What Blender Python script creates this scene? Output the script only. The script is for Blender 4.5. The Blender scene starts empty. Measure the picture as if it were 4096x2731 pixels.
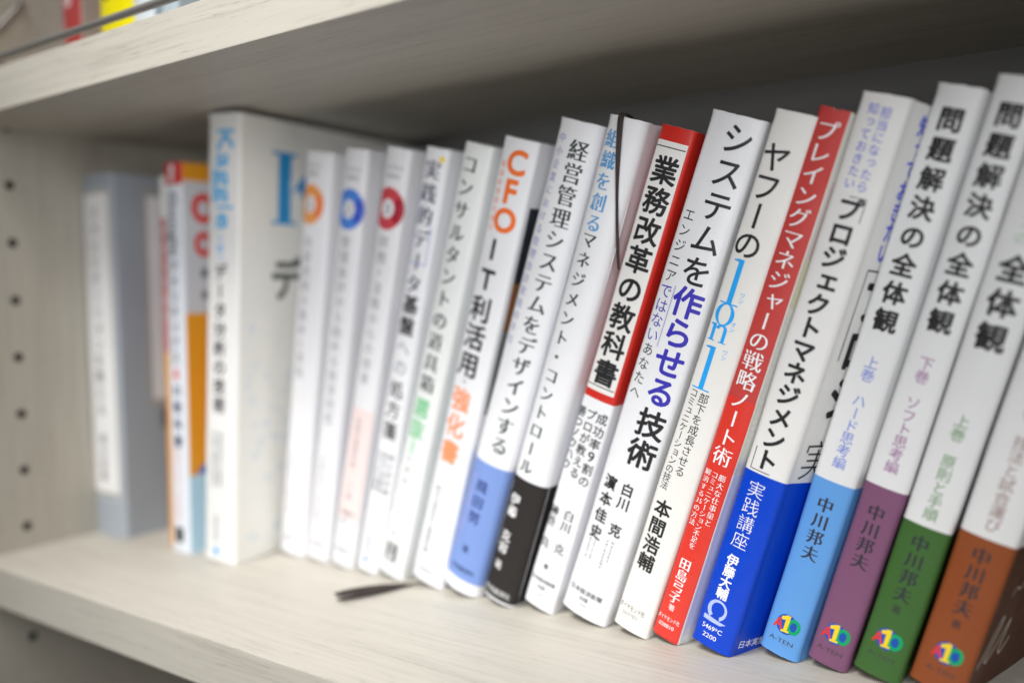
import bpy, bmesh, math, random
from mathutils import Matrix, Vector
S = bpy.context.scene
COL = S.collection
U = 0.001                                    # everything below is in millimetres
rnd = random.Random(7)

# ------------------------------------------------------------ camera
cam_d = bpy.data.cameras.new("camera"); cam = bpy.data.objects.new("camera", cam_d); COL.objects.link(cam)
R = ((0.8108892697978677, 0.5848328194597113, -0.02071630781499324),
     (-0.016864124166457953, 0.05873905068450548, 0.9981309158826719),
     (-0.5849565739803076, 0.8090242871555141, -0.05749355920216685))
M = Matrix.Identity(4)
for i in range(3):
    M[i][0] = R[0][i]; M[i][1] = R[1][i]; M[i][2] = -R[2][i]
M.translation = Vector((525.95, -225.11, 141.85)) * U
cam.matrix_world = M
cam_d.sensor_width = 36; cam_d.lens = 32.12
cam_d.clip_start = 0.01; cam_d.clip_end = 50
cam_d.dof.use_dof = True; cam_d.dof.focus_distance = 0.348; cam_d.dof.aperture_fstop = 2.55
cam_d.dof.aperture_blades = 9
S.camera = cam

# ------------------------------------------------------------ light
W = bpy.data.worlds.new("World"); S.world = W; W.use_nodes = True
W.node_tree.nodes["Background"].inputs[0].default_value = (1.0, 0.76, 0.50, 1)
W.node_tree.nodes["Background"].inputs[1].default_value = 0.014
def area(name, loc, target, sx, sy, power, color, spread=180):
    d = bpy.data.lights.new(name, 'AREA'); d.shape = 'RECTANGLE'; d.size = sx * U; d.size_y = sy * U
    d.energy = power; d.color = color; d.spread = math.radians(spread)
    o = bpy.data.objects.new(name, d); COL.objects.link(o); o.location = Vector(loc) * U
    o.rotation_euler = (Vector(target) - Vector(loc)).to_track_quat('-Z', 'Y').to_euler()
    return o
WARM = (1.0, 0.985, 0.955); COOL = (0.985, 0.99, 1.0)
area("ceiling_light", (200, -500, 900), (220, 50, 20), 420, 420, .90, WARM, 42)
area("ceiling_light", (430, -520, 900), (170, 30, 30), 420, 420, .13, WARM, 42)
area("right_fill_light", (700, -380, 260), (280, 100, 140), 280, 240, .335, COOL, 90)  # added fill lamp near the camera, brightens the covers from the right
area("right_fill_light", (620, -480, 420), (250, 100, 80), 420, 300, .27, COOL, 70)  # second added fill from the right, higher up
area("low_light", (450, -560, 120), (200, 90, 150), 250, 200, .14, COOL, 60)
S.view_settings.view_transform = 'Standard'; S.view_settings.look = 'None'
S.view_settings.exposure = 0.10; S.view_settings.gamma = 1
S.cycles.use_denoising = True
S.cycles.max_bounces = 10; S.cycles.diffuse_bounces = 6

# ------------------------------------------------------------ materials
def srgb(*c):
    return tuple(((v / 255) / 12.92 if v / 255 <= .04045 else ((v / 255 + .055) / 1.055) ** 2.4) for v in c) + (1,)
def new_mat(name):
    m = bpy.data.materials.new(name); m.use_nodes = True
    return m, m.node_tree, m.node_tree.nodes["Principled BSDF"]
MC = {}
def paper(name, rgb, rough=.42, coat=.25, bump=.12, fibre=.03):
    """printed coated paper: base colour with faint mottling and a wavy surface"""
    if name in MC: return MC[name]
    m, t, b = new_mat(name); N = t.nodes; L = t.links
    tc = N.new('ShaderNodeTexCoord')
    n1 = N.new('ShaderNodeTexNoise'); n1.inputs['Scale'].default_value = 60; n1.inputs['Detail'].default_value = 5
    L.new(tc.outputs['Object'], n1.inputs['Vector'])
    mx = N.new('ShaderNodeMix'); mx.data_type = 'RGBA'; mx.blend_type = 'MULTIPLY'
    mx.inputs[0].default_value = 1
    rp = N.new('ShaderNodeMapRange'); rp.inputs[1].default_value = .3; rp.inputs[2].default_value = .7
    rp.inputs[3].default_value = 1 - fibre; rp.inputs[4].default_value = 1
    L.new(n1.outputs['Fac'], rp.inputs[0])
    mx.inputs[6].default_value = rgb
    L.new(rp.outputs[0], mx.inputs[7]); L.new(mx.outputs[2], b.inputs['Base Color'])
    mp = N.new('ShaderNodeMapping'); mp.inputs['Scale'].default_value = (1, 1, .25)
    L.new(tc.outputs['Object'], mp.inputs[0])
    n2 = N.new('ShaderNodeTexNoise'); n2.inputs['Scale'].default_value = 130; n2.inputs['Detail'].default_value = 3
    n3 = N.new('ShaderNodeTexNoise'); n3.inputs['Scale'].default_value = 3000; n3.inputs['Detail'].default_value = 2
    L.new(mp.outputs[0], n2.inputs['Vector']); L.new(tc.outputs['Object'], n3.inputs['Vector'])
    b1 = N.new('ShaderNodeBump'); b1.inputs['Strength'].default_value = bump; b1.inputs['Distance'].default_value = .0012
    b2 = N.new('ShaderNodeBump'); b2.inputs['Strength'].default_value = .10; b2.inputs['Distance'].default_value = .00004
    L.new(n2.outputs['Fac'], b1.inputs['Height']); L.new(n3.outputs['Fac'], b2.inputs['Height'])
    L.new(b1.outputs[0], b2.inputs['Normal']); L.new(b2.outputs[0], b.inputs['Normal'])
    n4 = N.new('ShaderNodeTexNoise'); n4.inputs['Scale'].default_value = 45; n4.inputs['Detail'].default_value = 6; n4.inputs['Roughness'].default_value = .7
    L.new(tc.outputs['Object'], n4.inputs['Vector'])
    rr = N.new('ShaderNodeMapRange'); rr.inputs[1].default_value = .35; rr.inputs[2].default_value = .7; rr.inputs[3].default_value = rough; rr.inputs[4].default_value = min(1, rough + .28)
    L.new(n4.outputs['Fac'], rr.inputs[0]); L.new(rr.outputs[0], b.inputs['Roughness'])
    b.inputs['Specular IOR Level'].default_value = .32
    b.inputs['Coat Weight'].default_value = coat * .5; b.inputs['Coat Roughness'].default_value = .3
    L.new(b1.outputs[0], b.inputs['Coat Normal'])
    MC[name] = m; return m
def ink(name, rgb, rough=.45, coat=.2):
    if name in MC: return MC[name]
    m, t, b = new_mat(name); N = t.nodes; L = t.links
    tc = N.new('ShaderNodeTexCoord'); n = N.new('ShaderNodeTexNoise'); n.inputs['Scale'].default_value = 900
    L.new(tc.outputs['Object'], n.inputs['Vector'])
    cr = N.new('ShaderNodeMix'); cr.data_type = 'RGBA'
    cr.inputs[6].default_value = rgb; cr.inputs[7].default_value = tuple(min(1, v * 1.12 + .004) for v in rgb[:3]) + (1,)
    L.new(n.outputs['Fac'], cr.inputs[0]); L.new(cr.outputs[2], b.inputs['Base Color'])
    b.inputs['Roughness'].default_value = rough; b.inputs['Specular IOR Level'].default_value = .25; b.inputs['Coat Weight'].default_value = coat * .3
    MC[name] = m; return m
def wood(name, axis, base, dark):
    """pale ash-print laminate; grain runs along axis"""
    m, t, b = new_mat(name); N = t.nodes; L = t.links
    tc = N.new('ShaderNodeTexCoord')
    def stretched(sc, lng, det, dist=0.0):
        mp = N.new('ShaderNodeMapping')
        s = [sc, sc, sc]; s[axis] = lng
        mp.inputs['Scale'].default_value = s
        n = N.new('ShaderNodeTexNoise'); n.inputs['Scale'].default_value = 1; n.inputs['Detail'].default_value = det
        n.inputs['Distortion'].default_value = dist
        L.new(tc.outputs['Object'], mp.inputs[0]); L.new(mp.outputs[0], n.inputs['Vector']); return n
    broad = stretched(110, 5, 3, .9); mid = stretched(520, 16, 4, .7); fine = stretched(2200, 110, 3, .3)
    def ramp(n, a, c):
        r = N.new('ShaderNodeMapRange'); r.interpolation_type = 'SMOOTHSTEP'
        r.inputs[1].default_value = a; r.inputs[2].default_value = c; L.new(n.outputs['Fac'], r.inputs[0]); return r.outputs[0]
    def math_(op, a, c):
        q = N.new('ShaderNodeMath'); q.operation = op
        for i, v in enumerate((a, c)):
            if isinstance(v, (int, float)): q.inputs[i].default_value = v
            else: L.new(v, q.inputs[i])
        return q.outputs[0]
    f1 = math_('MULTIPLY', ramp(broad, .36, .68), .20)
    f2 = math_('MULTIPLY', ramp(mid, .48, .66), .30)
    f3 = math_('MULTIPLY', math_('MULTIPLY', ramp(fine, .56, .68), ramp(mid, .40, .60)), .75)
    f = math_('ADD', math_('ADD', f1, f2), f3)
    mx = N.new('ShaderNodeMix'); mx.data_type = 'RGBA'; mx.inputs[6].default_value = base; mx.inputs[7].default_value = dark
    L.new(f, mx.inputs[0]); L.new(mx.outputs[2], b.inputs['Base Color'])
    bp = N.new('ShaderNodeBump'); bp.invert = True; bp.inputs['Strength'].default_value = .35; bp.inputs['Distance'].default_value = .0001
    L.new(f3, bp.inputs['Height']); L.new(bp.outputs[0], b.inputs['Normal'])
    b.inputs['Roughness'].default_value = .5
    return m
WB = (.535, .506, .445, 1); WD = (.37, .345, .30, 1)
wood_x = wood("ash_laminate_along", 0, WB, WD)
wood_z = wood("ash_laminate_upright", 2, (.47, .443, .382, 1), (.345, .32, .272, 1))
grey_board, _t, _b = new_mat("grey_back_board"); _b.inputs['Roughness'].default_value = .6
_n = _t.nodes.new('ShaderNodeTexNoise'); _n.inputs['Scale'].default_value = 40
_c = _t.nodes.new('ShaderNodeMix'); _c.data_type = 'RGBA'; _c.inputs[6].default_value = (.105, .102, .102, 1); _c.inputs[7].default_value = (.12, .117, .115, 1)
_t.links.new(_n.outputs['Fac'], _c.inputs[0]); _t.links.new(_c.outputs[2], _b.inputs['Base Color'])
steel, _t, _b = new_mat("brushed_steel"); _b.inputs['Metallic'].default_value = .55; _b.inputs['Base Color'].default_value = (.30, .29, .275, 1); _b.inputs['Roughness'].default_value = .42
_n = _t.nodes.new('ShaderNodeTexNoise'); _n.inputs['Scale'].default_value = 1500
_p = _t.nodes.new('ShaderNodeBump'); _p.inputs['Strength'].default_value = .1; _p.inputs['Distance'].default_value = .00005
_t.links.new(_n.outputs['Fac'], _p.inputs['Height']); _t.links.new(_p.outputs[0], _b.inputs['Normal'])
hole_dark, _t, _b = new_mat("shaded_hole"); _b.inputs['Base Color'].default_value = (.018, .015, .011, 1); _b.inputs['Roughness'].default_value = .9  # near-black: shade inside the peg holes is put into the colour
thread, _t, _b = new_mat("brown_ribbon"); _b.inputs['Roughness'].default_value = .75
_w = _t.nodes.new('ShaderNodeTexNoise'); _w.inputs['Scale'].default_value = 2500
_c = _t.nodes.new('ShaderNodeMix'); _c.data_type = 'RGBA'; _c.inputs[6].default_value = (.014, .009, .008, 1); _c.inputs[7].default_value = (.06, .04, .035, 1)
_t.links.new(_w.outputs['Fac'], _c.inputs[0]); _t.links.new(_c.outputs[2], _b.inputs['Base Color'])

white = paper("white_jacket", (.84, .85, .88, 1))
warm_white = paper("warm_white_jacket", (.83, .82, .79, 1), bump=.18)
pages = paper("page_edges", (.78, .75, .68, 1), rough=.9, coat=0, fibre=.15)
core = paper("white_paper_core", (.82, .80, .76, 1), rough=.8, coat=0)
BLACK = ink("black_ink", (.022, .022, .024, 1)); DARK = ink("dark_green_ink", (.03, .045, .042, 1)); GREY = ink("grey_ink", (.25, .26, .28, 1))
PURPLE = ink("violet_ink", (.045, .035, .42, 1)); SKY = ink("sky_blue_ink", (.02, .36, .85, 1)); SOFTBLUE = ink("soft_blue_ink", (.10, .32, .62, 1))
LILAC = ink("lilac_ink", (.22, .22, .52, 1)); BLUE2 = ink("label_blue_ink", (.10, .13, .62, 1)); WHITE = ink("white_ink", (.86, .86, .88, 1))
ORANGE = ink("orange_ink", (.85, .17, .03, 1)); GREEN = ink("green_ink", (.22, .56, .30, 1)); PERI = ink("periwinkle_ink", (.17, .24, .66, 1))
MAUVE = ink("mauve_ink", (.33, .14, .32, 1)); MOSS = ink("moss_ink", (.12, .28, .10, 1)); UMBER = ink("umber_ink", (.30, .19, .17, 1))
RED = ink("red_ink", (.70, .04, .03, 1)); YEL = ink("yellow_ink", (.85, .62, .02, 1)); LGREEN = ink("logo_green_ink", (.0, .36, .13, 1)); LBLUE = ink("logo_blue_ink", (.01, .08, .42, 1)); PALEBLUE = ink("pale_blue_ink", (.42, .50, .85, 1)); NAVY = ink("navy_ink", (.02, .03, .10, 1)); KBLUE = ink("deep_blue_ink", (.03, .30, .64, 1)); SALMON = ink("salmon_ink", (.80, .30, .18, 1)); PALEGREEN = ink("pale_green_ink", (.35, .52, .38, 1))

# ------------------------------------------------------------ helpers
def link(name, me, mats=(), parent=None, smooth=False):
    o = bpy.data.objects.new(name, me); COL.objects.link(o)
    for m in mats: me.materials.append(m)
    if parent: o.parent = parent
    if smooth:
        for p in me.polygons: p.use_smooth = True
    return o
def tag(o, label=None, cat=None, group=None, kind=None):
    for k, v in (('label', label), ('category', cat), ('group', group), ('kind', kind)):
        if v: o[k] = v
    return o
def mesh_mm(name, verts, faces):
    me = bpy.data.meshes.new(name); me.from_pydata([(x * U, y * U, z * U) for x, y, z in verts], [], faces); me.update(); return me
def box(name, x0, x1, y0, y1, z0, z1, mat, parent=None, bev=0.0):
    v = [(x, y, z) for x in (x0, x1) for y in (y0, y1) for z in (z0, z1)]
    f = [(0, 1, 3, 2), (4, 6, 7, 5), (0, 4, 5, 1), (2, 3, 7, 6), (0, 2, 6, 4), (1, 5, 7, 3)]
    me = mesh_mm(name, v, f)
    if bev:
        bm = bmesh.new(); bm.from_mesh(me); bmesh.ops.bevel(bm, geom=bm.edges[:], offset=bev * U, segments=2, affect='EDGES', profile=.7); bm.to_mesh(me); bm.free()
    return link(name, me, [mat], parent)
def empty(name, parent=None):
    o = bpy.data.objects.new(name, None); COL.objects.link(o); o.empty_display_size = .01
    if parent: o.parent = parent
    return o
def tube(name, pts, r, mat, parent=None, seg=10, caps=True):
    pts = [Vector(p) for p in pts]; V = []; F = []
    for i, p in enumerate(pts):
        d = (pts[min(i + 1, len(pts) - 1)] - pts[max(i - 1, 0)]).normalized()
        a = d.cross(Vector((0.13, 0.2, 1))).normalized(); b = d.cross(a)
        rr = r[i] if isinstance(r, (list, tuple)) else r
        for k in range(seg):
            t = 2 * math.pi * k / seg; V.append(tuple(p + (a * math.cos(t) + b * math.sin(t)) * rr))
    for i in range(len(pts) - 1):
        for k in range(seg):
            F.append((i * seg + k, i * seg + (k + 1) % seg, (i + 1) * seg + (k + 1) % seg, (i + 1) * seg + k))
    if caps: F.append(tuple(range(seg))[::-1]); F.append(tuple((len(pts) - 1) * seg + k for k in range(seg)))
    return link(name, mesh_mm(name, V, F), [mat], parent, smooth=True)

# ------------------------------------------------------------ bookcase
T, H, DEPTH, BACK = 20.94, 235.85, 205.1, 256.0
XR = 900.0
case = tag(empty("bookcase"), "pale ash laminate bookcase holding the row of leaning books", "bookcase")
box("shelf_board", 0.05, XR, 0, BACK - .1, -T, 0, wood_x, case, .5)
box("shelf_board", 0.05, XR, .19, DEPTH, H, H + T, wood_x, case, .5)
box("shelf_board", 0.05, XR, 0, BACK - .1, -360, -340, wood_x, case, .5)  # unseen lower board, added to bounce light
box("shelf_board", 0.05, XR, 0, BACK - .1, 500, 519, wood_x, case, .5)  # unseen top board, added to stop light leaking in from above
box("back_panel", 0, XR, BACK, BACK + 6, -360, 520, grey_board, case)
box("side_panel", XR, XR + 20, 0, BACK + 6, -360, 520, wood_z, case, .4)
# left side panel: inner face with real drilled peg holes
def holed_panel():
    yh = 27.98; z0 = 205.1; V = []; F = []; hr = 2.6; n = 20
    zs = [z0 + 32 * k for k in range(9, -17, -1) if k not in (3, 4)]
    def q(y0, y1, za, zb):
        i = len(V); V.extend([(0, y0, za), (0, y1, za), (0, y1, zb), (0, y0, zb)]); F.append((i, i + 1, i + 2, i + 3))
    q(0, yh - 8, -360, 520); q(yh + 8, BACK, -360, 520)
    prev = 520
    for z in zs:
        q(yh - 8, yh + 8, z + 8, prev); prev = z - 8
        i = len(V)
        for k in range(n):
            a = 2 * math.pi * k / n + math.pi / 4; c, s = math.cos(a), math.sin(a)
            m = max(abs(c), abs(s)); V.append((0, yh + 8 * c / m, z + 8 * s / m))
        for k in range(n):
            a = 2 * math.pi * k / n + math.pi / 4; V.append((0, yh + hr * math.cos(a), z + hr * math.sin(a)))
        for k in range(n):
            k2 = (k + 1) % n; F.append((i + k, i + k2, i + n + k2, i + n + k))
    q(yh - 8, yh + 8, -360, prev)
    i = len(V)                                    # outer slab behind the face
    V.extend([(0, 0, -360), (0, 0, 520), (-20, 0, -360), (-20, 0, 520), (-20, BACK, -360), (-20, BACK, 520), (0, BACK, -360), (0, BACK, 520)])
    F.extend([(i, i + 1, i + 3, i + 2), (i + 2, i + 3, i + 5, i + 4), (i + 4, i + 5, i + 7, i + 6), (i + 1, i + 7, i + 5, i + 3), (i, i + 2, i + 4, i + 6)])
    link("side_panel", mesh_mm("side_panel", V, F), [wood_z], case)
    for z in zs:
        V2 = []; F2 = []
        for d in (0.02, -9):
            for k in range(n):
                a = 2 * math.pi * k / n; V2.append((d, yh + hr * math.cos(a), z + hr * math.sin(a)))
        for k in range(n): F2.append((k, (k + 1) % n, n + (k + 1) % n, n + k))
        F2.append(tuple(n + k for k in range(n)))
        link("peg_hole", mesh_mm("peg_hole", V2, F2), [hole_dark], case)
holed_panel()
# steel guard rod on the front of the upper board, hooked into the side panel
def arc_pts(p0, p1, p2, n=8):
    a, b, c = Vector(p0), Vector(p1), Vector(p2)
    return [tuple(a * (1 - t) ** 2 + b * 2 * t * (1 - t) + c * t * t) for t in [k / n for k in range(n + 1)]]
rail = [(-3, 38.5, 307), (1.5, 38.5, 307)] + arc_pts((2, 38.2, 306.4), (4, 36, 304), (4, 33, 299.5)) + arc_pts((4, 7, 268), (4, 2, 262.2), (11, 2, 262.2)) + [(x, 2, 262.2) for x in (60, 160, 300, 500, 700, 880)]
tube("guard_rail", rail, 1.7, steel, case, 16)

# ------------------------------------------------------------ glyphs
GC = {}
def raw_text(body, off):
    key = (body, off)
    if key in GC: return GC[key]
    c = bpy.data.curves.new('glyph', 'FONT'); c.body = body; c.size = 1; c.offset = off; c.resolution_u = 4
    o = bpy.data.objects.new('glyph', c); COL.objects.link(o)
    dg = bpy.context.evaluated_depsgraph_get(); dg.update()
    me = bpy.data.meshes.new_from_object(o.evaluated_get(dg))
    r = ([(v.co.x, v.co.y) for v in me.vertices], [tuple(p.vertices) for p in me.polygons])
    bpy.data.objects.remove(o); bpy.data.curves.remove(c); bpy.data.meshes.remove(me)
    GC[key] = r; return r
ROT = set("ー「」～｜"); SMALL = set("ァィゥェォッャュョっゃゅょ")
BANG = (0.0, 0.38)
# weight: (outline offset, mincho stroke spread)
WT = {'thin': (-.010, 0, 0), 'light': (-.004, 0, 0), 'reg': (.003, 0, 0), 'med': (0, 0, .013), 'bold': (0, 0, .026), 'heavy': (0, 0, .034), 'serif': (-.010, .020, 0), 'serif_b': (-.006, .034, 0)}
def shifts(w):
    sp, di = WT[w][1:]
    if sp: return [(-sp, 0), (0, 0), (sp, 0)]
    if di:
        n = 6 if di < .02 else 8
        return [(0, 0)] + [(di * math.cos(2 * math.pi * k / n), di * math.sin(2 * math.pi * k / n)) for k in range(n)]
    return [(0, 0)]
class Ink:
    """2-D print in (s, z) millimetres on a jacket"""
    def __init__(s): s.v = []; s.f = []; s.lay = 0
    def add(s, v, f, lay=0.0):
        i = len(s.v); s.v += [(a, b, lay) for a, b in v]; s.f += [tuple(i + k for k in q) for q in f]
    def char(s, ch, cx, cz, size, w='reg', xs=1.0, mode='v'):
        off = WT[w][0]
        v, f = raw_text(ch, off)
        if not v: return
        if ord(ch) < 0x2000:
            mx = (min(a for a, b in v) + max(a for a, b in v)) / 2; my = .34
        else: mx, my = .5, .38
        p = [(a - mx, b - my) for a, b in v]
        if ch in SMALL and mode == 'v': p = [(a + .09, b + .09) for a, b in p]
        if mode == 'v' and ch in ROT:
            p = [(b, -a) for a, b in p]
        if mode == 'r': p = [(b, -a) for a, b in p]
        for k, (d, e) in enumerate(shifts(w)):
            s.add([(cx + (a + d) * size * xs, cz + (b + e) * size) for a, b in p], f, k * .006)
    def vert(s, text, cx, z0, z1, size=None, w='reg', xs=1.0, cx1=None):
        n = len(text); pitch = (z0 - z1) / max(1, n - 1); size = size or pitch
        for i, ch in enumerate(text):
            if ch in '　 ': continue
            x = cx if cx1 is None else cx + (cx1 - cx) * i / max(1, n - 1)
            if ch == '§':
                s.char('3', x - size * .27, z0 - pitch * i, size, w, .9, 'h'); s.char('5', x + size * .27, z0 - pitch * i, size, w, .9, 'h'); continue
            s.char(ch, x, z0 - pitch * i, size * (1.25 if ch.isdigit() and ord(ch) < 128 else 1), w, xs)
    def horiz(s, text, cx, cz, size, w='reg', width=None, rot=False):
        v, f = raw_text(text, WT[w][0]); 
        x0 = min(a for a, b in v); x1 = max(a for a, b in v); y0 = min(b for a, b in v); y1 = max(b for a, b in v)
        kx = size if width is None else width / (x1 - x0)
        p = [((a - (x0 + x1) / 2) * kx, (b - (y0 + y1) / 2) * size) for a, b in v]
        if rot: p = [(b, -a) for a, b in p]
        for k, (d, e) in enumerate(shifts(w)):
            s.add([(cx + a + d * size, cz + b + e * size) for a, b in p], f, k * .006)
    def rect(s, x0, x1, z0, z1, lay=0): s.add([(x0, z0), (x1, z0), (x1, z1), (x0, z1)], [(0, 1, 2, 3)], lay)
    def poly(s, pts, lay=0): s.add(pts, [tuple(range(len(pts)))], lay)
    def ring(s, cx, cz, rx, rz, ix, iz, dx=0, dz=0, a0=0, a1=360, n=40, lay=0):
        v = []; f = []
        for k in range(n + 1):
            a = math.radians(a0 + (a1 - a0) * k / n)
            v.append((cx + rx * math.cos(a), cz + rz * math.sin(a))); v.append((cx + dx + ix * math.cos(a), cz + dz + iz * math.sin(a)))
        for k in range(n): f.append((2 * k, 2 * k + 2, 2 * k + 3, 2 * k + 1))
        s.add(v, f, lay)
    def disc(s, cx, cz, rx, rz, n=36, lay=0): s.poly([(cx + rx * math.cos(2 * math.pi * k / n), cz + rz * math.sin(2 * math.pi * k / n)) for k in range(n)], lay)

# ------------------------------------------------------------ books
class Book:
    def __init__(b, name, label, x, y, lean, yaw, t, h, depth=146, mat=None, bulge=.07, r=1.3, regions=(), group=None, top_wear=.18, thick=.45, page_drop=1.2, zbase=0.0, cat="book", flare=None):
        b.t, b.h, b.depth = t, h, depth
        b.e = tag(empty(name), label, cat, group)
        th = math.radians(lean)
        b.e.matrix_world = Matrix.Translation(Vector((x, y, abs(math.sin(th)) * t / 2 + .15 + zbase)) * U) @ Matrix.Rotation(math.radians(yaw), 4, 'Z') @ Matrix.Rotation(th, 4, 'Y')
        # cross-section of the jacket
        a = t / 2; bl = bulge * t
        Rr = (a * a + bl * bl) / (2 * bl); half = math.asin(min(1, a / Rr))
        arc = lambda s: (Rr * math.sin(s / Rr), (Rr - bl) - Rr * math.cos(s / Rr))
        L = Rr * half
        right = []
        n = 10
        for k in range(n + 1):
            right.append(arc((L - r) * k / n))
        p0 = right[-1]; p2 = (a, r)
        for k in range(1, 6):
            q = k / 6; right.append((p0[0] * (1 - q) ** 2 + 2 * q * (1 - q) * a + p2[0] * q * q, p0[1] * (1 - q) ** 2 + 2 * q * (1 - q) * 0 + p2[1] * q * q))
        right.append(p2)
        left = [(-x_, y_) for x_, y_ in right[:0:-1]]
        left = [(-a, d) for d in (depth, 110, 70, 40, 22, 14, 8, 4)] + left
        fa, fl = flare or (0, 20)                    # the jacket fold stands open by this angle over this depth
        tn = math.tan(math.radians(fa))
        for d in (2.5, 4, 6, 8, 11, 14, 17, 20, 24, 30, 40, 55, 70, 90, 110, depth):
            e = min(1, max(0, d - r) / 3)
            dd = min(d, fl) if d < fl - 3 or d > fl + 3 else fl - (fl + 3 - d) ** 2 / 12 + 0.0
            right.append((a + tn * max(0, dd - r) * (.55 + .45 * e), d))
        prof = left + right
        cum = [0]
        for i in range(1, len(prof)): cum.append(cum[-1] + math.dist(prof[i], prof[i - 1]))
        mid = cum[len(left)]
        b.prof = prof; b.cum = [c - mid for c in cum]
        b.corner = [c for c, p in zip(b.cum, prof) if abs(p[0] - a) < 1e-6 and abs(p[1] - r) < 1e-6][0] - r * .2
        b.base = mat or white
        b.ph = [rnd.uniform(0, 6.28) for _ in range(5)]
        b._jacket(regions, top_wear, thick)
        # page block
        y0 = 1.2; drop = page_drop
        box("page_block", -a + 1.0, a - 1.0, y0, depth - 3, drop * .6, h - drop, pages, b.e)
    def at(b, s, off=0.0, z=100.0):
        p_ = b.ph; off += .10 * math.sin(z / 31 + p_[0]) + .07 * math.sin(z / 13 + s / 9 + p_[1]) + .05 * math.sin(z / 7.3 - s / 5 + p_[2])
        if z > b.h - 5: off += .35 * ((z - b.h + 5) / 5) ** 2 * (.5 + .5 * math.sin(s / 4.5 + p_[3]))
        if z < 4: off += .22 * ((4 - z) / 4) ** 2 * (.5 + .5 * math.sin(s / 5.5 + p_[4]))
        c = b.cum; s = max(c[0], min(c[-1], s))
        lo, hi = 0, len(c) - 1
        while hi - lo > 1:
            m = (lo + hi) // 2
            if c[m] <= s: lo = m
            else: hi = m
        q = (s - c[lo]) / (c[hi] - c[lo]); p, p2 = b.prof[lo], b.prof[hi]
        tx, ty = p2[0] - p[0], p2[1] - p[1]; l = math.hypot(tx, ty)
        return p[0] + tx * q + ty / l * off, p[1] + ty * q - tx / l * off
    def _jacket(b, regions, wear, thick):
        ss = sorted(set([round(c, 4) for c in b.cum] + [round(v, 4) for g in regions for v in g[:2] if b.cum[0] < v < b.cum[-1]]))
        ss = [v for i, v in enumerate(ss) if i == 0 or v - ss[i - 1] > .02]
        zz = sorted(set([b.h * k / 24 for k in range(25)] + [b.h - q for q in (.6, 1.4, 2.4, 3.6, 5)] + [.8, 1.8, 3] + [v for g in regions for v in g[2:4] if 0 < v < b.h]))
        mats = [b.base]
        for g in regions:
            if g[4] not in mats: mats.append(g[4])
        rim = len(mats); mats.append(core)
        V = []; F = []; mi = []
        nz = [rnd.uniform(-1, 1) for _ in range(60)]
        for i, s in enumerate(ss):
            for z in zz:
                x, y = b.at(s, 0, z); dz = 0
                f = (s * .35) % 59
                w = (nz[int(f)] * (1 - f % 1) + nz[int(f) + 1] * (f % 1)) * wear
                if z > b.h - .01: dz = w
                if z < .01: dz = abs(w) * .6
                V.append((x, y, z + dz))
        m = len(zz)
        for i in range(len(ss) - 1):
            for j in range(m - 1):
                F.append((i * m + j, (i + 1) * m + j, (i + 1) * m + j + 1, i * m + j + 1))
                sc, zc = (ss[i] + ss[i + 1]) / 2, (zz[j] + zz[j + 1]) / 2; k = 0
                for g in regions:
                    if g[0] < sc < g[1] and g[2] < zc < g[3]: k = mats.index(g[4])
                mi.append(k)
        me = mesh_mm("dust_jacket", V, F)
        o = link("dust_jacket", me, mats, b.e, smooth=True)
        for p, k in zip(me.polygons, mi): p.material_index = k
        md = o.modifiers.new("paper", 'SOLIDIFY'); md.thickness = thick * U; md.offset = -1; md.material_offset_rim = rim
        md.use_rim = True
        es = o.modifiers.new("edges", 'EDGE_SPLIT'); es.split_angle = math.radians(50)
    def sheet(b, name, s0, s1, z0, z1, mat, off=.18, label=None, curl=0.0):
        """a paper band (obi), label or sticker lying on the jacket"""
        ss = sorted([s0, s1] + [c for c in b.cum if s0 + .05 < c < s1 - .05])
        n = len(ss) - 1; zz = [z0 + (z1 - z0) * k / 16 for k in range(17)]
        V = []; F = []
        for s in ss:
            for z in zz: x, y = b.at(s, off, z); V.append((x, y, z))
        for i in range(n):
            for j in range(16): F.append((i * 17 + j, (i + 1) * 17 + j, (i + 1) * 17 + j + 1, i * 17 + j + 1))
        o = link(name, mesh_mm(name, V, F), [mat], b.e, smooth=True)
        md = o.modifiers.new("paper", 'SOLIDIFY'); md.thickness = .12 * U; md.offset = -1
        es = o.modifiers.new("edges", 'EDGE_SPLIT'); es.split_angle = math.radians(50)
        if label: o['label'] = label
        return o
    def print_(b, name, ink_, mat, off=.08, label=None):
        if not ink_.v: return
        me = bpy.data.meshes.new(name)
        bm = bmesh.new()
        vs = [bm.verts.new((x, z, l)) for x, z, l in ink_.v]
        for f in ink_.f:
            try: bm.faces.new([vs[k] for k in f])
            except ValueError: pass
        lo = min(v[0] for v in ink_.v); hi = max(v[0] for v in ink_.v)
        cuts = [c for c in b.cum if lo < c < hi]
        k = math.ceil(lo / 1.6)
        cuts += [q * 1.6 for q in range(k, int(hi / 1.6) + 1) if abs(q * 1.6) < b.corner]
        for c in cuts:
            bmesh.ops.bisect_plane(bm, geom=bm.verts[:] + bm.edges[:] + bm.faces[:], plane_co=(c, 0, 0), plane_no=(1, 0, 0), dist=1e-5)
        bmesh.ops.triangulate(bm, faces=[f for f in bm.faces if len(f.verts) > 4])
        for v in bm.verts:
            x, y = b.at(v.co.x, off + v.co.z, v.co.y)
            v.co = (x * U, y * U, v.co.y * U)
        bmesh.ops.recalc_face_normals(bm, faces=bm.faces[:])
        bm.to_mesh(me); bm.free()
        o = link(name, me, [mat], b.e)
        if label: o['label'] = label
        return o
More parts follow.
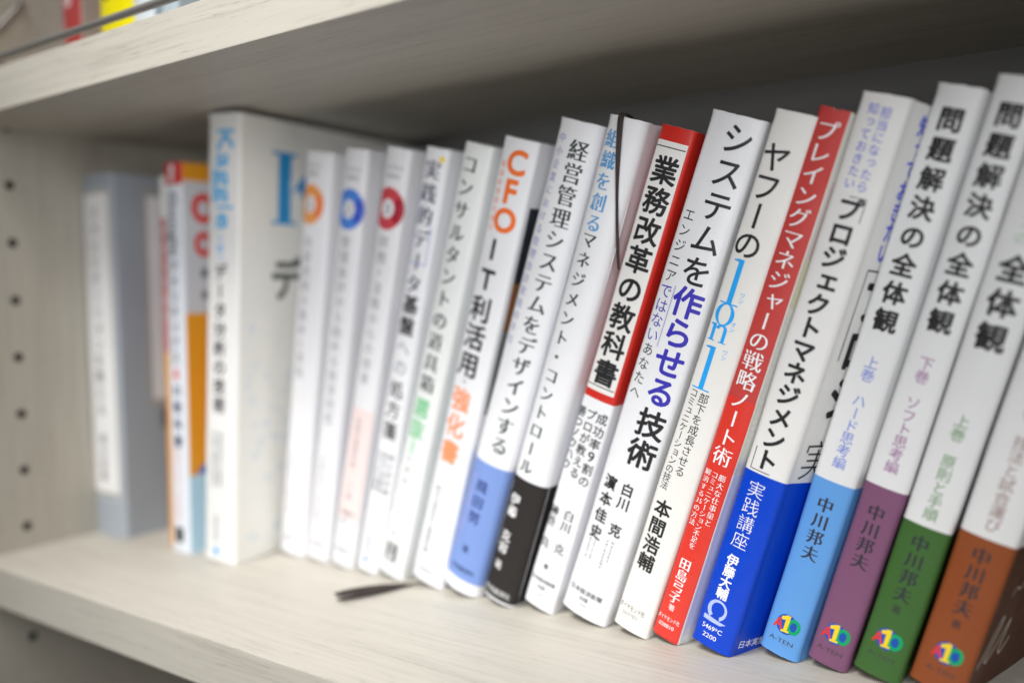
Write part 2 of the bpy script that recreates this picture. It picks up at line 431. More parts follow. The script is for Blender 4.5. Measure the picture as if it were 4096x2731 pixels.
def V(b, name, mat, text, cx, z0, z1, size=None, w='reg', xs=1.0, off=.06, cx1=None):
    k = Ink(); k.vert(text, cx, z0, z1, size, w, xs, cx1); return b.print_(name, k, mat, off)
def Hh(b, name, mat, rows, off=.06):
    k = Ink()
    for text, cx, cz, size, w, width, *rot in rows: k.horiz(text, cx, cz, size, w, width, bool(rot and rot[0]))
    return b.print_(name, k, mat, off)

# 1 grey boxed book
greyj = paper("blue_grey_cloth", (.37, .41, .46, 1), rough=.5); beige = ink("beige_line", (.45, .38, .31, 1)); labelw = paper("label_paper", (.86, .86, .87, 1))
b = Book("grey_boxed_book", "blue-grey boxed book with a white framed spine label, leftmost in the row", 15.6, 69.8, .3, 1, 30.7, 213, 148, greyj, .05, 1.5)
b.sheet("spine_label", -14.6, 11, 26, 202, labelw, .25)
k = Ink(); k.rect(-14.6, 11.4, 202, 203, 0); k.rect(-14.6, 11.4, 24.4, 25.6, 0); k.rect(11.2, 12.2, 24.4, 203, 0); b.print_("label_border", k, beige, .2)
k = Ink(); k.rect(-14.6, 12.8, 204.2, 205, 0); k.rect(12.8, 13.6, 22, 205, 0); k.rect(-14.6, 12.8, 22, 22.8, 0); b.print_("label_outline", k, ink("pale_line", (.55, .62, .66, 1)), .2)
V(b, "title_lettering", BLACK, "ファシリテーションを教える", -3.0, 190, 76, 8.6, 'reg', off=.4)
V(b, "author_lettering", BLACK, "堀公俊著", -2.6, 58, 36, 6.5, 'reg', off=.4)
cs = b.corner
b.sheet("cover_label", cs + 20, cs + 120, 80, 201, labelw, .25)
k = Ink(); k.rect(cs + 17.5, cs + 19, 77, 204); k.rect(cs + 17.5, cs + 122, 203, 204.4); k.rect(cs + 17.5, cs + 122, 76.5, 78); b.print_("cover_label_border", k, beige, .2)
k = Ink(); k.rect(cs + 24, cs + 60, 62, 74); b.print_("cover_mark", k, ink("slate_ink", (.16, .19, .24, 1)), .2)

# 2 thin red and orange book behind
pinkr = paper("faded_red_paper", (.55, .16, .15, 1)); orangep = paper("orange_paper", (.80, .36, .04, 1))
b = Book("thin_book", "thin book with a red and orange spine, squeezed beside the blue-grey boxed book", 65.6, 77, 1.2, 0, 4.8, 208, 140, orangep, .06, .6, [(-99, 99, 110, 185, pinkr), (-99, 99, 185, 240, warm_white)])
V(b, "title_lettering", WHITE, "実践入門講座", 0, 178, 130, 3.2, 'reg')

# 3 white book, red cap, orange cover
redp = paper("red_cap_paper", (.62, .05, .05, 1)); orcov = paper("orange_cover", (.86, .36, .02, 1)); skyp = paper("pale_sky_cover", (.48, .70, .84, 1)); coolw = paper("cool_white", (.74, .78, .85, 1)); coverw = paper("cool_white_cover", (.66, .68, .72, 1))
b = Book("marketing_manual", "white-spined book with a red cap and orange cover, left of the tall book", 82.7, 71.2, 1.7, 0, 15.8, 212.9, 148, coolw, .06, 1.2,
    [(-8.4, 8.2, 201.3, 220, redp), (8.2, 300, 203.4, 220, orcov), (8.2, 300, 132, 203.4, coverw), (8.2, 300, 43, 132, orcov), (8.2, 300, -1, 43, skyp)])
V(b, "cap_lettering", WHITE, "最新", 0, 209.5, 205, 4.6, 'bold')
Hh(b, "title_lettering", BLACK, [("Google", -.5, 180, 9, 'med', 34, True)])
V(b, "title_lettering", BLACK, "アナリティクス", -.2, 157, 108, 7.6, 'med')
V(b, "title_number", RED, "４", 0, 99, 99, 9, 'bold')
V(b, "title_lettering", NAVY, "の教科書", .6, 90, 62, 7, 'bold')
V(b, "subtitle_lettering", ORANGE, "成果を出す分析改善", -.6, 118 - 62, 20, 3.6, 'light')
k = Ink(); k.rect(-4, 3.2, 1.5 + 4, 14); b.print_("publisher_mark", k, BLACK)
k = Ink(); k.ring(b.corner + 12, 189, 7.5, 8.2, 3.6, 4.2); k.ring(b.corner + 12, 169.5, 6.2, 6.8, 2.8, 3.2); b.print_("cover_rings", k, RED)
V(b, "cover_lettering", BLACK, "基本", b.corner + 12, 154, 142, 5, 'bold')
k = Ink(); k.poly([(b.corner + 4, 44), (b.corner + 20, 58), (b.corner + 34, 62), (b.corner + 30, 47), (b.corner + 12, 42.5)]); b.print_("cover_figure", k, ink("royal_ink", (.03, .16, .55, 1)), .12)

# 4 tall book
kcov = paper("ivory_cover", (.90, .89, .84, 1)); kspine = paper("tall_spine_white", (.80, .80, .79, 1))
b = Book("tall_data_book", "tallest book, white spine with blue lettering, its ivory cover turned towards us", 118.9, 69.3, 4.0, 6.0, 22.5, 233.2, 180, kspine, .05, 1.6, [(10.9, 400, -1, 240, kcov)])
Hh(b, "title_lettering", ink("kaggle_blue", (.07, .42, .78, 1)), [("Kaggle", 0, 200, 15.5, 'serif_b', 50, True)])
V(b, "title_lettering", SKY, "で勝つ", -1.0, 170, 160, 4.6, 'reg')
V(b, "title_lettering", BLACK, "データ分析の技術", -.5, 153, 84, 9.0, 'bold')
k = Ink(); k.vert("門脇大輔阪田隆司", -3.6, 68, 42, 3.3, 'med'); k.vert("保坂桂佑平松雄司", 1.0, 68, 42, 3.3, 'med'); b.print_("author_lettering", k, GREY)
V(b, "publisher_lettering", GREY, "技術評論社", -1.6, 24, 12, 2.7, 'med')
k = Ink(); k.disc(-1.6, 5.8, 1.9, 2.2); b.print_("publisher_mark", k, SKY)
cs = b.corner
k = Ink()
k.rect(cs + 26, cs + 35.5, 180.5, 215.5); k.rect(cs + 21.5, cs + 40, 179, 180.6); k.rect(cs + 21.5, cs + 40, 215.4, 217)
k.poly([(cs + 35.5, 196), (cs + 56, 216), (cs + 62, 216), (cs + 44, 199)], .02); k.poly([(cs + 39.5, 201), (cs + 43.5, 204), (cs + 66, 180), (cs + 56, 180)], .04)
b.print_("cover_initial", k, KBLUE)
k = Ink(); k.char("デ", cs + 33, 150, 24, 'heavy'); b.print_("cover_lettering", k, ink("cover_grey_ink", (.12, .125, .12, 1)))
k = Ink()
for _ in range(42):
    s_ = cs + rnd.uniform(5, 60); z_ = rnd.uniform(6, 126); r_ = rnd.uniform(1.4, 2.8); k.ring(s_, z_, r_, r_, r_ * .6, r_ * .6, n=14)
b.print_("cover_bubbles", k, ink("bubble_blue", (.66, .72, .80, 1)))

# 5-7 three matching books with rings
ring_white = paper("ring_book_white", (.80, .80, .83, 1))
def ring_book(label, x, lean, t, h, y, ringmat, ring2, title, num, z, cx, sticker=False):
    b = Book("ring_logo_book", label, x, y, lean, .3, t, h, 146, ring_white, .10, 2.0, group="white books with a ring on the spine")
    Hh(b, "series_lettering", GREY, [("ビジネス", cx + 1, z + 19.5, 2.7, 'med', 10), ("基礎教室", cx + .5, z + 15.5, 2.5, 'reg', 9)])
    k = Ink(); k.ring(cx, z, 9.4, 10.2, 4.1, 4.6, a0=0, a1=360, n=56); b.print_("ring_emblem", k, ringmat)
    k = Ink(); k.ring(cx, z, 9.4, 10.2, 4.1, 4.6, a0=-48, a1=40); b.print_("ring_emblem", k, ring2, .085)
    k = Ink(); k.char(num, cx, z, 6, 'bold'); b.print_("volume_number", k, GREY)
    V(b, "title_lettering", ink("title_grey", (.20, .21, .24, 1)), title, cx + .2, 168, 168 - 7.6 * (len(title) - 1), 6.6, 'light')
    V(b, "author_lettering", GREY, "公認会計士協会編", cx - .6, 55, 24, 3.4, 'reg')
    Hh(b, "publisher_lettering", GREY, [("中央経済社", cx + 1, 8.5, 2.6, 'med', 9.5)])
    return b
ring_book("white book with an orange ring on its spine, next to the tall book", 140.6, 8.6, 19.5, 214, 99.9, ink("ring_orange", (.80, .32, .08, 1)), ink("ring_orange_deep", (.80, .22, .07, 1)), "内部統制の基本と実践", "１", 187.5, -2.6)
ring_book("white book with a blue ring on its spine, between the orange-ringed and red-ringed books", 160.6, 10.4, 16.2, 214, 99.8, ink("ring_blue", (.07, .22, .66, 1)), ink("ring_blue_deep", (.04, .09, .50, 1)), "管理会計から始める経営改善", "２", 184.3, -.4)
b = ring_book("white book with a red ring and a pale pink slip on its spine", 180.4, 13.0, 15.6, 213, 98.6, ink("ring_red", (.55, .06, .08, 1)), ink("ring_red_deep", (.36, .01, .03, 1)), "財務・法務からの改革", "３", 184, -.8)
b.sheet("pink_slip", -5.5, 7.6, 26, 84, paper("pink_slip_paper", (.85, .70, .69, 1)), .3)
V(b, "slip_lettering", GREY, "別冊付録資料集", .2, 78, 55, 3.0, 'reg', off=.45); V(b, "slip_lettering", GREY, "二版", .2, 44, 38, 3.4, 'reg', off=.45)
Hh(b, "slip_publisher", GREY, [("中央経済社", .6, 29, 2.4, 'med', 8)], off=.45)

# 8 data platform book
b = Book("data_platform_book", "white book whose long black title starts with blue-outlined characters, right of the red-ringed book", 198.7, 98.5, 14.7, .3, 13.9, 211.8, 146, white, .10, 1.8)
V(b, "title_lettering", ink("blue_black_ink", (.03, .035, .10, 1)), "実践的データ", -.2, 201.8, 148, 9.4, 'serif_b')
k = Ink(); k.rect(-5.6, -5.2, 158, 192); k.rect(4.6, 5.0, 158, 176); k.rect(-5.6, 5, 157.6, 158); b.print_("title_frame", k, PERI)
V(b, "title_lettering", BLACK, "基盤", 0, 138, 127.6, 9.6, 'bold')
V(b, "title_lettering", ink("slate_title", (.12, .16, .2, 1)), "への", .2, 117, 107, 8.6, 'light')
V(b, "title_lettering", BLACK, "処方箋", .4, 96, 75, 9.4, 'med')
k = Ink()
for i, s_ in enumerate(("ゆずたそ渡部", "長谷川亮著者", "徹太郎伊藤")): k.vert(s_, -3.4 + 3.8 * i, 62, 44, 3.4, 'med')
b.print_("author_lettering", k, GREY)
V(b, "publisher_lettering", PERI, "技術評論社", -.8, 19, 10, 2.3, 'med'); k = Ink(); k.disc(-1, 6.0, 1.5, 1.5); b.print_("publisher_mark", k, ink("mark_blue", (.05, .2, .8, 1)))
k = Ink(); k.disc(4.2, 207, 1.4, 1.4); b.print_("corner_dot", k, YEL)

# 9 consultant toolbox book
b = Book("toolbox_book", "white book with green characters below its title and a black square mark at the foot", 214.5, 99.1, 16.7, .5, 16.1, 212.7, 146, paper("bluish_white", (.82, .845, .84, 1)), .10, 1.8)
V(b, "title_lettering", DARK, "コンサルタントの道具箱", -1.6, 203.2, 99.8, 9.0, 'serif_b', cx1=-.6)
V(b, "title_lettering", GREEN, "選抜", -1.4, 87.5, 77, 10, 'bold'); V(b, "title_lettering", GREEN, "50", -1.6, 70, 66, 5, 'reg')
V(b, "author_lettering", GREY, "河瀬誠　古谷　著", -2.0, 61, 22, 3.6, 'light')
k = Ink(); k.rect(-4.6, 2.2, 7.2, 16.6); b.print_("publisher_mark", k, BLACK); k = Ink(); k.vert("日実", -1.2, 14, 9.6, 4, 'bold'); b.print_("publisher_lettering", k, WHITE, .1)

# 10 finance officer book
nvy = paper("dark_cover_photo", (.03, .035, .05, 1)); brn = paper("brown_cover_photo", (.30, .13, .05, 1)); grn = paper("grey_green_cover", (.18, .20, .20, 1))
b = Book("finance_book", "white book with large orange capitals at the top and orange characters lower down", 238.0, 99.4, 16.6, .6, 18.8, 211.9, 146, white, .09, 1.6,
    [(12.6, 300, 150, 184, nvy), (12.6, 300, 128, 150, brn), (12.6, 300, 88, 128, grn)])
V(b, "title_capitals", ORANGE, "CFO", 1.0, 201.6, 176.3, 14.6, 'heavy')
V(b, "ruby_lettering", SALMON, "最高財務責任者の", -6.0, 200, 172, 3.2, 'reg')
V(b, "title_lettering", BLACK, "IT", -1.6, 162.8, 149, 13, 'bold'); V(b, "title_lettering", BLACK, "利活用", -1.9, 135.5, 109.3, 12.2, 'bold')
k = Ink(); k.ring(-1.9, 101, .9, .9, .5, .5, n=14); b.print_("title_dot", k, GREY)
V(b, "title_lettering", ink("coral_ink", (.88, .30, .14, 1)), "強化書", -2.0, 92.4, 66.6, 11.6, 'bold')
V(b, "author_lettering", BLACK, "鈴木公認会計士事務所編", -3.6, 47.4, 15.7, 3.1, 'reg')
Hh(b, "publisher_lettering", GREY, [("中央経済社", -1.0, 5.8, 2.4, 'med', 11)])

# 11 management accounting book, blue band
band_b = paper("periwinkle_band", (.20, .31, .66, 1), rough=.72, coat=0)
b = Book("accounting_book", "white hardcover with a periwinkle blue band at its foot, standing over the loose ribbon end", 259.6, 98.5, 18.7, .2, 20.7, 217.4, 150, white, .15, 2.6, page_drop=3)
V(b, "title_lettering", DARK, "経営管理システムをデザインする", 3.6, 205.8, 74.1, 9.0, 'serif_b', cx1=2.6)
V(b, "subtitle_lettering", LILAC, "中小企業における管理会計実践の手引", -5.6, 209.5, 121.1, 4.2, 'serif', cx1=-6.6)
b.sheet("paper_band", -b.corner - 60, b.corner + 80, 6, 64, band_b, .2)
V(b, "author_lettering", ink("band_navy", (.03, .05, .2, 1)), "飛田努", -.6, 52.8, 37.2, 6.4, 'serif_b', off=.34); V(b, "author_lettering", NAVY, "著", -.8, 21, 21, 4, 'serif', off=.34)
V(b, "band_lettering", ink("band_lilac", (.5, .42, .72, 1)), "会社の未来を変える仕組みづくり", -6.2, 56, 22, 2.3, 'reg', off=.34)
Hh(b, "publisher_lettering", NAVY, [("中央経済社", 0, 11, 2.4, 'med', 13)], off=.34)

# 12 management control book, black band
band_k = paper("black_band", (.022, .019, .018, 1), rough=.6, coat=.05)
b = Book("control_book", "white hardcover with a black band at its foot and a ribbon at its top", 282.4, 97.3, 18.6, .3, 17.6, 216.2, 150, white, .15, 2.6, page_drop=3)
V(b, "title_lettering", SOFTBLUE, "組織を創る", -3.2, 207.1, 173.2, 7.8, 'serif_b', cx1=-1.6)
V(b, "title_lettering", DARK, "マネジメント・コントロール", -1.6, 166.2, 64.9, 7.2, 'serif_b', cx1=-2.4)
b.sheet("paper_band", -b.corner - 60, b.corner + 80, 1.0, 59, band_k, .2)
V(b, "author_lettering", WHITE, "伊藤　克容", -3.2, 48.9, 25.1, 5.6, 'serif_b', off=.34); V(b, "author_lettering", WHITE, "著", -3.4, 16.6, 16.6, 4.6, 'serif', off=.34)
V(b, "band_lettering", ink("band_grey", (.35, .33, .33, 1)), "理論と実務の架け橋となる体系書", -7.6, 55, 26, 1.8, 'reg', off=.34)
Hh(b, "publisher_lettering", ink("band_pale", (.6, .6, .6, 1)), [("中央経済社", -.4, 4.4, 3.0, 'med', 13.5)], off=.34)

# 13 red and white reform book
redj = paper("bright_red_jacket", (.62, .028, .018, 1), rough=.3, coat=.4); boxw = paper("title_box_white", (.84, .83, .81, 1))
b = Book("reform_book", "white book with a red top and a boxed bold black title on its spine", 302.3, 99.8, 19.2, .4, 15.2, 211.2, 146, white, .07, 1.4,
    [(-150, 300, 98.2, 220, redj), (-7.3, 6.3, 101.6, 205.4, boxw)])
V(b, "title_lettering", BLACK, "業務改革の教科書", -.2, 194.3, 110.2, 11.4, 'bold')
for z_ in (202.9, 103.6):
    k = Ink(); k.rect(-7.0, 5.9, z_, z_ + .4); b.print_("title_rule", k, BLACK)
k = Ink(); k.vert("成功率9割の", 4.3, 91.2, 62.8, 5.1, 'med'); k.vert("プロが教える", -.9, 91.2, 64.6, 5.0, 'med'); k.vert("勝つノウハウ", -6.2, 91.0, 66.5, 5.0, 'med'); b.print_("subtitle_lettering", k, BLACK)
k = Ink(); k.vert("白川　克", 2.4, 45.6, 29.7, 5.2, 'serif_b'); k.vert("榊巻　亮", -5.4, 44.9, 29.4, 5.2, 'serif_b'); k.vert("著", -1.2, 19.4, 19.4, 2.6, 'med'); b.print_("author_lettering", k, BLACK)
Hh(b, "publisher_lettering", BLACK, [("日本経済新聞", -.6, 12.6, 2.3, 'med', 12), ("出版", -.6, 9.4, 2.1, 'med', 4)])
Hh(b, "price_code", GREY, [("1760", -.6, 6.2, 2, 'reg', 4.6)])

# 14 systems book
b = Book("systems_book", "widest white spine among the leaning books, its title turning from black to violet", 326.3, 98.5, 19.3, .4, 22.1, 211.6, 146, paper("glossy_white", (.84, .85, .88, 1), rough=.25, coat=.5, bump=.22), .09, 2.0)
zt = lambda i: 203.2 - 12.63 * i
V(b, "title_lettering", BLACK, "システムを", 3.2, zt(0), zt(4), 12.2, 'med')
V(b, "title_lettering", PURPLE, "作らせる", 3.4, zt(5) + .2, zt(8) + 1.4, 12.6, 'bold', cx1=3.9)
V(b, "title_lettering", BLACK, "技術", 4.0, zt(9) + .3, zt(10), 12.4, 'bold')
zs = lambda i: 172.2 - 6.05 * i
V(b, "subtitle_lettering", BLACK, "エンジニア", -6.7, zs(0), zs(4), 5.4, 'reg'); V(b, "subtitle_lettering", PURPLE, "ではない", -6.8, zs(5), zs(8), 6.0, 'reg'); V(b, "subtitle_lettering", BLACK, "あなたへ", -6.8, zs(9), zs(12), 5.4, 'reg')
k = Ink()
for i in range(52):
    z = 145 - i * .48; d = .28 if i % 2 else -.28
    k.poly([(-3.2 + d, z), (-2.95 + d, z + .05), (-2.95 - d, z - .43), (-3.2 - d, z - .48)])
b.print_("wavy_underline", k, PURPLE)
k = Ink(); k.vert("白川　克", 3.0, 60.4, 42.1, 5.7, 'bold'); k.vert("濵本佳史", -5.2, 60.2, 37.5, 6.3, 'bold'); b.print_("author_lettering", k, BLACK)
k = Ink()
for s_, x_, n_ in (("MASARU", 3.8, 6), ("SHIRAKAWA", 1.4, 9), ("YOSHIFUMI", -4.2, 9), ("HAMAMOTO", -6.6, 8)): k.vert(s_, x_, 36.5, 36.5 - 1.35 * n_, 1.5, 'med')
b.print_("romanised_names", k, BLACK)
Hh(b, "publisher_lettering", BLACK, [("日本経済新聞", -1.2, 10.6, 2.7, 'med', 15.5), ("出版", -1.2, 7.4, 2.2, 'med', 4.4)]); Hh(b, "price_code", GREY, [("1980", -1.2, 4.6, 1.8, 'reg', 4.4)])

# 15 one-on-one book
def one(k, cx, cz, h, w):
    z0, z1 = cz - h / 2, cz + h / 2
    k.rect(cx - w * .5, cx + w * .5, z0, z1); k.rect(cx - w * 1.75, cx + w * 1.75, z0 - .35, z0 + .15, .012)
    k.poly([(cx - w * .5, z1), (cx - w * 1.5, z1 - .5), (cx - w * 1.5, z1 - .9), (cx - w * .5, z1 - 1.1)], .012)
b = Book("coaching_book", "cream white book with big sky blue numerals and letters in the middle of its spine", 349.7, 96.5, 19.1, .4, 15.7, 210.1, 146, warm_white, .08, 1.5)
V(b, "title_lettering", BLACK, "ヤフーの", -2.2, 193.6, 161.5, 11.2, 'med')
k = Ink(); one(k, -2.2, 147.4, 16.8, 2.1); one(k, -2.6, 113.4, 17.0, 2.1)
k.ring(-2.4, 134.6, 3.9, 4.3, 2.3, 3.9, n=40)
cx, cz = -2.5, 127.4
k.rect(cx - 3.0, cx - 1.6, cz - 3.2, cz + 3.2); k.rect(cx + 1.7, cx + 3.1, cz - 3.2, cz + 1.4); k.ring(cx + .75, cz + 1.3, 2.35, 2.1, .95, 1.3, a0=0, a1=175, n=18, lay=.012)
for q in (-2.3, 2.4): k.rect(cx + q - 1.5, cx + q + 1.5, cz - 3.5, cz - 3.1, .024)
k.poly([(cx - 3.0, cz + 3.2), (cx - 4.0, cz + 2.9), (cx - 4.0, cz + 2.5), (cx - 3.0, cz + 2.3)], .024)
b.print_("title_numerals", k, SKY)
k = Ink()
for s_, x_, z_ in (("ワン", 2.0, 143.3), ("オン", 2.2, 132.2), ("ワン", 2.4, 121.2)): k.vert(s_, x_, z_, z_ - 2.1, 2.1, 'reg')
b.print_("ruby_lettering", k, SKY)
k = Ink(); k.vert("部下を成長させる", -.1, 101.7, 71.4, 4.3, 'reg'); k.vert("コミュニケーションの技法", -4.6, 102.5, 63.5, 3.7, 'reg'); b.print_("subtitle_lettering", k, BLACK)
V(b, "author_lettering", BLACK, "本間浩輔", -2.1, 54.3, 30.6, 7.6, 'bold')
Hh(b, "publisher_lettering", BLACK, [("ダイヤモンド社", -1.6, 9.4, 2.7, 'reg', 11.6)]); Hh(b, "price_code", GREY, [("069783", -1.8, 6.4, 2.4, 'light', 7)])

# 16 red notebook-technique book
redm = paper("matte_red", (.55, .055, .05, 1), rough=.5, coat=.1); redo = paper("glossy_red_band", (.72, .045, .03, 1), rough=.22, coat=.6)
grid = paper("ruled_cover", (.76, .76, .72, 1)); pinkc = paper("pink_cover_block", (.70, .55, .56, 1)); yelc = paper("cream_cover_block", (.72, .70, .55, 1))
b = Book("manager_notes_book", "slim bright red spine with thin white lettering, between two white books", 364.7, 97.7, 18.6, -.2, 11.6, 209.9, 146, grid, .08, 1.2, top_wear=.5,
    regions=[(-7, 5.5, -1, 220, redm), (8.2, 60, 158, 186, pinkc), (6.6, 60, 140, 158, yelc)], flare=(13, 13))
b.sheet("paper_band", -b.corner - 50, 5.5, .8, 102.6, redo, .22, "brighter red band"); b.sheet("paper_band", 5.52, b.corner + 90, .8, 74, paper("band_white", (.80, .82, .88, 1), rough=.25, coat=.5), .2, "white side of the band")
zt = lambda i: 202.2 - 7.675 * i
V(b, "title_lettering", WHITE, "プレイングマネジャーの戦略ノート術", -.3, 202.2, 79.4, 7.8, 'serif', off=.38)
k = Ink(); k.vert("膨大な仕事量と", 2.4, 71.4, 52.7, 2.9, 'serif'); k.vert("コミュニケーション不足を", -.7, 71.6, 41.4, 2.8, 'serif'); k.vert("解消する§の方法", -3.7, 71.6, 50.3, 2.7, 'serif'); b.print_("subtitle_lettering", k, WHITE, .38)
V(b, "author_lettering", WHITE, "田島弓子", -1.0, 33.1, 18.4, 5.0, 'serif_b', off=.38); V(b, "author_lettering", WHITE, "著", -.9, 13.9, 13.9, 2.8, 'reg', off=.38)
Hh(b, "publisher_lettering", WHITE, [("ダイヤモンド社", -.7, 8.9, 2.2, 'reg', 9.4)], off=.38); Hh(b, "price_code", WHITE, [("028810", -.8, 5.8, 2.2, 'reg', 6.6)], off=.38)
k = Ink()
for i in range(26):
    z = 136 - i * 2.6; k.rect(b.corner + 1, b.corner + 40, z, z + .12)
for z in range(78, 138, 8): k.rect(b.corner + .5, b.corner + 1.5, z, z + .4)
b.print_("cover_rules", k, ink("faint_rule", (.52, .60, .68, 1)))

# 17 project book with royal blue foot
blueb = paper("royal_blue_print", (.0, .055, .58, 1), rough=.3, coat=.3)
b = Book("project_book", "white book whose foot is vivid royal blue, with a pale emblem above white numerals", 384.0, 97.6, 17.8, .2, 16.9, 210.8, 146, paper("project_white", (.80, .80, .79, 1)), .08, 1.8, [(-300, 300, -1, 72.4, blueb)], flare=(19, 19))
k = Ink(); k.vert("担当になったら", 1.6, 205.0, 180.1, 4.0, 'reg'); k.vert("知っておきたい", -2.9, 205.6, 180.4, 4.0, 'reg'); b.print_("subtitle_lettering", k, BLUE2)
V(b, "title_lettering", BLACK, "プロジェクトマネジメント", -.3, 171.8, 78.3, 8.6, 'heavy', cx1=-.9)
k = Ink(); k.poly([(-1.4, 175.9), (4.2, 175.9), (4.2, 168), (4.5, 168), (4.5, 176.2), (-1.4, 176.2)]); b.print_("title_bracket", k, BLACK)
k = Ink(); k.poly([(-6.2, 82), (-6.2, 73.3), (1.6, 73.3), (1.6, 73.6), (-5.9, 73.6), (-5.9, 82)]); b.print_("title_bracket", k, BLACK)
V(b, "lower_lettering", WHITE, "実践講座", -1.3, 66.2, 45.4, 6.9, 'thin'); V(b, "author_lettering", WHITE, "伊藤大輔", -1.6, 36.9, 22.8, 4.9, 'bold')
k = Ink(); k.ring(-1.5, 15.6, 4.0, 4.2, 2.7, 2.9, .25, .3, a0=-62, a1=238); k.poly([(-6.0, 12.2), (-3.2, 12.1), (.4, 11.7), (3.4, 11.4), (1.2, 10.2), (-2.2, 10.2), (-6.0, 10.4)], .01); b.print_("publisher_emblem", k, PALEBLUE)
Hh(b, "price_code", WHITE, [("5469*C", -1.3, 7.8, 2.7, 'reg', 8.4), ("2200", -1.4, 4.4, 2.6, 'reg', 5.8)])
cs = b.corner
V(b, "cover_lettering", BLUE2, "知っておきたい", cs + 11, 203.8, 160, 7.6, 'bold')
k = Ink(); k.rect(cs + 5, cs + 60, 153, 153.6); k.rect(cs + 5, cs + 5.5, 120, 153.3, .01); b.print_("cover_box", k, BLACK)
V(b, "cover_title", BLACK, "プロジ", cs + 15.5, 143, 106, 18, 'heavy')
V(b, "cover_lettering", BLACK, "実", cs + 11.5, 81.5, 50, 17, 'thin', off=.12)
Hh(b, "cover_publisher", WHITE, [("日本実業出版社", cs + 16, 4.6, 3.6, 'reg', 27)])

# 18-21 four volumes with the multicolour logo
def logo(b, cx, cz):
    q = .88
    k = Ink(); k.disc(cx, cz, 4.4 * q, 4.5 * q); b.print_("logo_globe", k, LBLUE, .05)
    k = Ink(); k.char("A", cx - 3.3 * q, cz - .5, 6.6 * q, 'bold', .9); b.print_("logo_letter", k, RED, .09)
    k = Ink(); k.ring(cx + 3.1 * q, cz, 2.9 * q, 3.5 * q, 1.5 * q, 2.1 * q); b.print_("logo_letter", k, LGREEN, .10)
    P = [(-1.6, -3.8), (1.9, -3.4), (1.7, -2.6), (.8, -2.6), (1.0, 4.2), (-.3, 4.2), (-2.8, 2.7), (-2.5, 1.4), (-.8, 1.9), (-.7, -2.7), (-1.7, -2.8)]
    k = Ink(); k.poly([(cx + a * q, cz + c * q) for a, c in P]); b.print_("logo_numeral", k, YEL, .12)
    k = Ink(); k.horiz("A-TEN", cx - .2, cz - 6.9, 2.5, 'serif', 9.2); b.print_("publisher_lettering", k, ink("bronze_ink", (.06, .055, .06, 1)), .05)
def volume(label, x, lean, y, t, h, footmat, zf, title, z0, z1, sub, sz0, sz1, submat, az0, az1, tail, lz, flare=None, covermat=None):
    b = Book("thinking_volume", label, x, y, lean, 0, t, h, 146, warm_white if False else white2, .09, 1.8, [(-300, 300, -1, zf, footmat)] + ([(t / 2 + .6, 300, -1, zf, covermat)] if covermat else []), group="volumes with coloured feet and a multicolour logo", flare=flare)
    V(b, "title_lettering", BLACK, title, 0, z0, z1, (z0 - z1) / max(1, len(title) - 1) * .84, 'heavy')
    V(b, "volume_lettering", submat, sub, 0, sz0, sz1, 4.9, 'reg')
    V(b, "author_lettering", ink("author_dark", (.035, .035, .045, 1)), "中川邦夫", -.1, az0, az1, 6.1, 'serif_b')
    if tail: V(b, "author_lettering", MC["author_dark"], "著", -.5, tail, tail, 3.4, 'serif')
    logo(b, -.2, lz); return b
white2 = paper("silky_white", (.78, .79, .80, 1), rough=.36, coat=.35)
fb = paper("light_blue_print", (.12, .34, .74, 1), rough=.4); fp = paper("plum_print", (.21, .085, .17, 1), rough=.45); fg = paper("forest_green_print", (.048, .135, .03, 1), rough=.4); fo = paper("rust_orange_print", (.27, .068, .018, 1), rough=.4)
volume("volume with a light blue foot and a round multicolour logo", 407.6, 17.0, 106.4, 15.4, 211.6, fb, 71.0, "問題解決の全体観", 200.5, 131.6, "上巻　ハード思考編", 116.3, 78.5, PERI, 61.8, 42.4, None, 12.7, (14, 9))
volume("volume with a dull plum purple foot and a round multicolour logo", 425.5, 16.8, 106.6, 14.6, 211.9, fp, 70.8, "問題解決の全体観", 199.8, 131.4, "下巻　ソフト思考編", 116.5, 78.7, MAUVE, 61.2, 42.2, None, 12.8)
b = volume("volume with a forest green foot and a round multicolour logo", 443.0, 16.5, 106.0, 16.2, 212.0, fg, 58.2, "全体観", 148.3, 125.7, "上巻　原則と手順", 96.6, 62.9, MOSS, 51.9, 32.4, 26.5, 14.8)
V(b, "title_lettering", PALEGREEN, "コミュニケーションの", -.6, 206, 158.2, 4.8, 'serif')
b = volume("volume with a rust orange foot and darkened brown cover, rightmost in the row", 462.6, 16.2, 106.0, 17.8, 212.0, fo, 56.4, "全体観", 148.3, 125.7, "下巻　技法と試合運び", 104.5, 61.5, UMBER, 50.2, 31.1, 24.9, 13.8, (13, 140), paper("darkened_brown_cover", (.085, .028, .012, 1)))  # cover colour darkened in place of dimmer light on this side
k = Ink(); cs = b.corner
def stroke(k, pts, w):
    for i in range(len(pts) - 1):
        (x0, z0), (x1, z1) = pts[i], pts[i + 1]; d = math.hypot(x1 - x0, z1 - z0); nx, nz = -(z1 - z0) / d * w, (x1 - x0) / d * w
        k.poly([(x0 + nx, z0 + nz), (x1 + nx, z1 + nz), (x1 - nx, z1 - nz), (x0 - nx, z0 - nz)], .004 * (i % 3))
stroke(k, [(cs + 2.6, 10.5), (cs + 5, 15), (cs + 8, 23), (cs + 10.5, 28.5), (cs + 12, 29), (cs + 11.6, 25), (cs + 8.6, 17), (cs + 7.4, 12.5), (cs + 9, 11.6), (cs + 13, 17), (cs + 17, 24), (cs + 19, 27), (cs + 18.4, 22), (cs + 17, 15), (cs + 19, 13), (cs + 24, 19)], .42)
